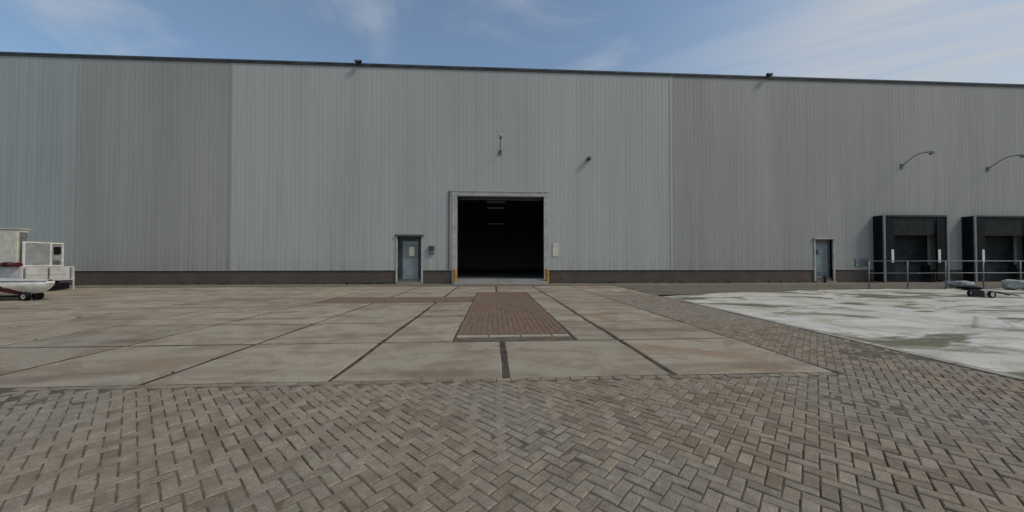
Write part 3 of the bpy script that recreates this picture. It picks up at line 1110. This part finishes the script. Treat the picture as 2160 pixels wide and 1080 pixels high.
TY = xp(42, 575, TX)[0]
tr = empty('flatbed_trailer', (TX, TY, 0), 'white flatbed trailer with low sideboards and a raised tail rack', 'trailer')
TWd = TYF - TY
zt, zb = xp(100, 562, TX)[1], xp(100, 591, TX)[1]
TLn = 5.6
MB().box(-TLn, -0.002, 0, TWd, zb, zb + 0.14).build('deck', M_OFFW, tr, 0.01)
for k in range(3):
    a0, a1 = -TLn + k * TLn / 3 + 0.02, -TLn + (k + 1) * TLn / 3 - 0.02
    sb = MB().box(a0, a1, -0.03, -0.002, zb - 0.03, zt).build('sideboard', M_OFFW, tr, 0.006)
    MB().box(a0 + 0.05, a1 - 0.05, -0.042, -0.032, zb + 0.22, zb + 0.28).build('rib', M_OFFW, sb)
    MB().box(a0, a1, TWd + 0.002, TWd + 0.03, zb - 0.03, zt).build('sideboard', M_OFFW, tr, 0.006)
tb = MB().box(0.002, 0.035, -0.03, TWd + 0.03, zb - 0.03, zt).build('tailboard', M_OFFW, tr, 0.006)
for q in (0.1, TWd * 0.5, TWd - 0.1):
    MB().box(0.037, 0.05, q - 0.03, q + 0.03, zb + 0.02, zt - 0.05).build('hinge', M_GALV, tb)
MB().box(0.037, 0.05, 0.18, TWd - 0.2, zb + 0.24, zb + 0.29).build('rib', M_OFFW, tb)
for s_ in (-0.01, TWd - 0.03):
    MB().box(0.038, 0.078, s_, s_ + 0.045, 0.0, zt + 0.02).build('prop_leg', M_OFFW, tr)
for s_ in (0.45, TWd - 0.45):
    MB().box(-TLn, -0.1, s_ - 0.05, s_ + 0.05, zb - 0.16, zb - 0.002).build('chassis_beam', M_BLACK, tr)
for xx in (-0.9, -1.75):
    for s_ in (0.14, TWd - 0.14):
        wheel('wheel', (xx, s_, 0.27), 0.27, 0.18, tr)
    MB().tube([(xx, 0.16, 0.27), (xx, TWd - 0.16, 0.27)], 0.04, 8).build('axle', M_BLACK, tr)
MB().box(-1.3, -0.06, 0.3, TWd - 0.04, 0.05, zb - 0.165).build('underdeck_shade', M_BLACK, tr, 0.01)  # black block added to stand in for the dark shade below the deck
# raised tail rack: framed sheets across the tail
fy0, rz = xp(51, 511, TX)[0] - TY, xp(95, 511, TX)[1]
fy1 = xp(136, 530, TX)[0] - TY
fm = fy1 - 0.46
rk = MB()
for a0, a1, z0, z1 in ((fy0, fy0 + 0.06, zt - 0.3, rz), (fy1 - 0.06, fy1, zt - 0.3, rz), (fy0 + 0.06, fy1 - 0.06, rz - 0.06, rz), (fy0 + 0.06, fy1 - 0.06, zt + 0.01, zt + 0.06), (fm, fm + 0.05, zt + 0.06, rz - 0.06)):
    rk.box(-0.08, -0.02, a0, a1, z0, z1)
rk = rk.build('rack_frame', M_WHITE, tr, 0.006)
M_PANEL = simple('grey_sheet', (0.33, 0.33, 0.325), 0.5, 0, 0.15, 3, 0.08)
MB().box(-0.06, -0.04, fy0 + 0.06, fm, zt + 0.06, rz - 0.06).build('rack_panel', M_PANEL, rk)
MB().box(-0.06, -0.04, fm + 0.05, fy1 - 0.06, zt + 0.06, rz - 0.06).build('rack_panel', M_PANEL, rk)
MB().box(-0.038, 0.03, fm + 0.10, fm + 0.33, rz - 0.50, rz - 0.18).build('lamp_unit', M_BLACK, rk, 0.02)
MB().box(-0.038, 0.02, fm + 0.10, fm + 0.33, zt + 0.10, zt + 0.26).build('lamp_unit', M_BOXG, rk, 0.02)
# load: cream cabin and red bundle
cab_y = TY + 0.06
cab_x1 = wp(37, 520, cab_y)[0]
bz1 = wp(20, 484, cab_y)[1]
cab = empty('cabinet', (cab_x1 - 1.1, cab_y, zb + 0.142), 'tall slim cream cabinet standing on the white flatbed trailer', 'cabinet')
hh = bz1 - zb - 0.142
cw = 0.34
MB().box(-1.1, 1.1, 0, cw, 0.16, hh).build('body', M_CREAM, cab, 0.04)
MB().box(-1.05, 1.05, 0.03, cw - 0.03, 0.0, 0.158).build('skid', M_STEEL, cab)
MB().box(-1.13, 1.13, -0.03, cw + 0.03, hh + 0.002, hh + 0.05).build('roof', M_OFFW, cab, 0.012)
for q in (-0.55, 0.55):
    MB().box(q - 0.5, q + 0.5, -0.02, -0.002, 0.25, hh - 0.08).build('door', M_CREAM, cab, 0.006)
MB().box(1.102, 1.12, 0.05, cw - 0.05, 0.25, hh - 0.1).build('shaded_end', M_GALV, cab, 0.005)  # grey plate puts the shaded tone of this end into the colour
rx_ = wp(52, 555, TY)[0]
tp = empty('red_bundle', (rx_ - 0.7, TY + 0.0, zt + 0.0), 'dark red rolled bundle lying along the trailer sideboard by the cream cabinet', 'bundle')
rows = []
for k in range(13):
    a = k / 12
    rr = 0.105 + 0.015 * math.sin(k * 1.7)
    rows.append([(-0.9 + 1.45 * a, -0.08 + rr * 1.3 * math.cos(q * math.pi / 4), 0.085 + min(rr, 0.12) * 0.8 * math.sin(q * math.pi / 4)) for q in range(9)])
bd = MB().grid(rows)
bd.poly(rows[0][:-1])
bd.poly(rows[-1][:-1])
bd.build('cloth', M_REDP, tp, smooth=True)
for q in (-0.5, 0.2):
    MB().box(q - 0.025, q + 0.025, -0.24, 0.08, 0.0, 0.185).build('strap', M_BLACK, tp, 0.02)

# --- white hull with red stripe, in front of the trailer
hx_, hy_ = gp(84, 633)
def hz_(py):
    return wp(100, py, hy_)[1]
nose_x = wp(109, 605, hy_)[0]
boat = empty('boat', (nose_x, hy_, 0), 'low white pointed boat hull with a dark red slanting stripe', 'boat')
zt_, zb_ = hz_(592), hz_(622)
BL = 5.2


def hull_pt(s, v, off=0.0):
    """s 0 at the nose .. 1 at the stern, v 0 at the gunwale .. 1 at the keel; near side (-y)"""
    hw = 0.82 * (1 - (1 - min(1, s / 0.62)) ** 2.3) + 0.10
    keel = zb_ + 0.10 * (1 - min(1, s / 0.2)) ** 2
    top = zt_ + 0.10 * (s - 0.1)
    z = top + (keel - top) * v
    y = -hw * (1 - 0.80 * max(0, v - 0.25) ** 1.8 / 0.6)
    x = -BL * s - 0.22 * v ** 1.5 * (1 - min(1, s / 0.35))
    if v < 0.18:
        x -= 0.04 * (0.18 - v) / 0.18
    return (x, y - off, z)


NS, NV = 28, 12
rows = []
for i in range(NS + 1):
    s = (i / NS) ** 1.5
    near = [hull_pt(s, v / NV) for v in range(NV + 1)]
    far = [(x, -y, z) for x, y, z in reversed(near)]
    rows.append(near + far)
hb = MB().grid(rows)
hb.poly(rows[0])
hb.poly(rows[-1])
hb = hb.build('hull', M_WHITE, boat, smooth=False)
# deck
MB().grid([[(r_[0][0], r_[0][1] * (1 - 2 * q / 6), r_[0][2] + 0.05 * math.sin(q / 6 * math.pi)) for q in range(7)] for r_ in rows]).build('deck', M_OFFW, boat, smooth=True)
srow = []
for i in range(24):
    s = 0.06 + 0.94 * (i / 23) ** 1.2
    v0 = max(0.05, 0.95 - 7.5 * (s - 0.08))
    v1 = min(0.98, v0 + 0.06 + 0.50 * min(1, max(0, s - 0.06) / 0.1))
    srow.append([hull_pt(s, v0 + (v1 - v0) * q / 6, 0.006) for q in range(7)])
MB().grid(srow).build('stripe', M_REDP, boat, smooth=True)
MB().grid([[(x, -y, z) for x, y, z in r_] for r_ in srow]).build('stripe', M_REDP, boat, smooth=True)
MB().tube([hull_pt(i / 20, 0.0, 0.01) for i in range(21)], 0.022, 6).build('rub_rail', M_GALV, boat, smooth=True)
bt = empty('boat_trailer', (nose_x, hy_, 0), 'low black wheeled dolly carrying the white hull', 'dolly')
for xx in (-0.62, -3.4):
    for s in (-0.16, 0.16):
        wheel('wheel', (xx, s, 0.14), 0.14, 0.12, bt)
    MB().tube([(xx, -0.16, 0.14), (xx, 0.16, 0.14)], 0.03, 8).build('axle', M_STEEL, bt)
MB().box(-3.8, -0.35, -0.06, 0.06, 0.10, max(0.16, zb_ - 0.0)).build('beam', M_BLACK, bt)

# --- weeds along the foot of the wall and in joints
rw = random.Random(33)
wd = MB()


def tuft(x, y, n, h_):
    for _ in range(n):
        a = rw.uniform(0, 6.28)
        l_ = h_ * rw.uniform(0.5, 1.1)
        lean = rw.uniform(0.2, 0.8)
        bw = rw.uniform(0.006, 0.016)
        px_, py_ = x + rw.uniform(-0.06, 0.06), y + rw.uniform(-0.04, 0.04)
        dx_, dy_ = math.cos(a), math.sin(a)
        p0 = Vector((px_, py_, -0.01))
        p1 = p0 + Vector((dx_ * lean * l_ * 0.4, dy_ * lean * l_ * 0.4, l_ * 0.7))
        p2 = p0 + Vector((dx_ * lean * l_, dy_ * lean * l_, l_ * (1 - 0.35 * lean)))
        sd_ = Vector((-dy_, dx_, 0)) * bw
        wd.poly([p0 - sd_, p0 + sd_, p1 + sd_ * 0.8, p1 - sd_ * 0.8])
        wd.poly([p1 - sd_ * 0.8, p1 + sd_ * 0.8, p2])


for _ in range(190):
    x = rw.uniform(-26, 30)
    if DX0 - 0.6 < x < DX1 + 0.6 or d1x0 - 0.2 < x < d1x1 + 0.2 or d2x0 - 0.2 < x < d2x1 + 0.2:
        continue
    tuft(x, D - 0.10 - abs(rw.gauss(0, 0.10)), rw.randint(5, 14), rw.uniform(0.04, 0.16))
for _ in range(40):
    tuft(-7.0 + rw.gauss(0, 0.7), D - 0.12 - abs(rw.gauss(0, 0.12)), rw.randint(8, 16), rw.uniform(0.06, 0.20))
for _ in range(60):
    k = rw.randint(-6, 2)
    tuft(SLABX0 + k * SW + rw.uniform(-0.01, 0.01), rw.uniform(ROW0 + 0.2, 9.5), rw.randint(3, 6), rw.uniform(0.012, 0.03))
ws = wd.build('weeds', M_LEAF, recalc=False)
tag(ws, 'small green weeds growing along the foot of the wall and in slab joints', 'weeds', kind='stuff')
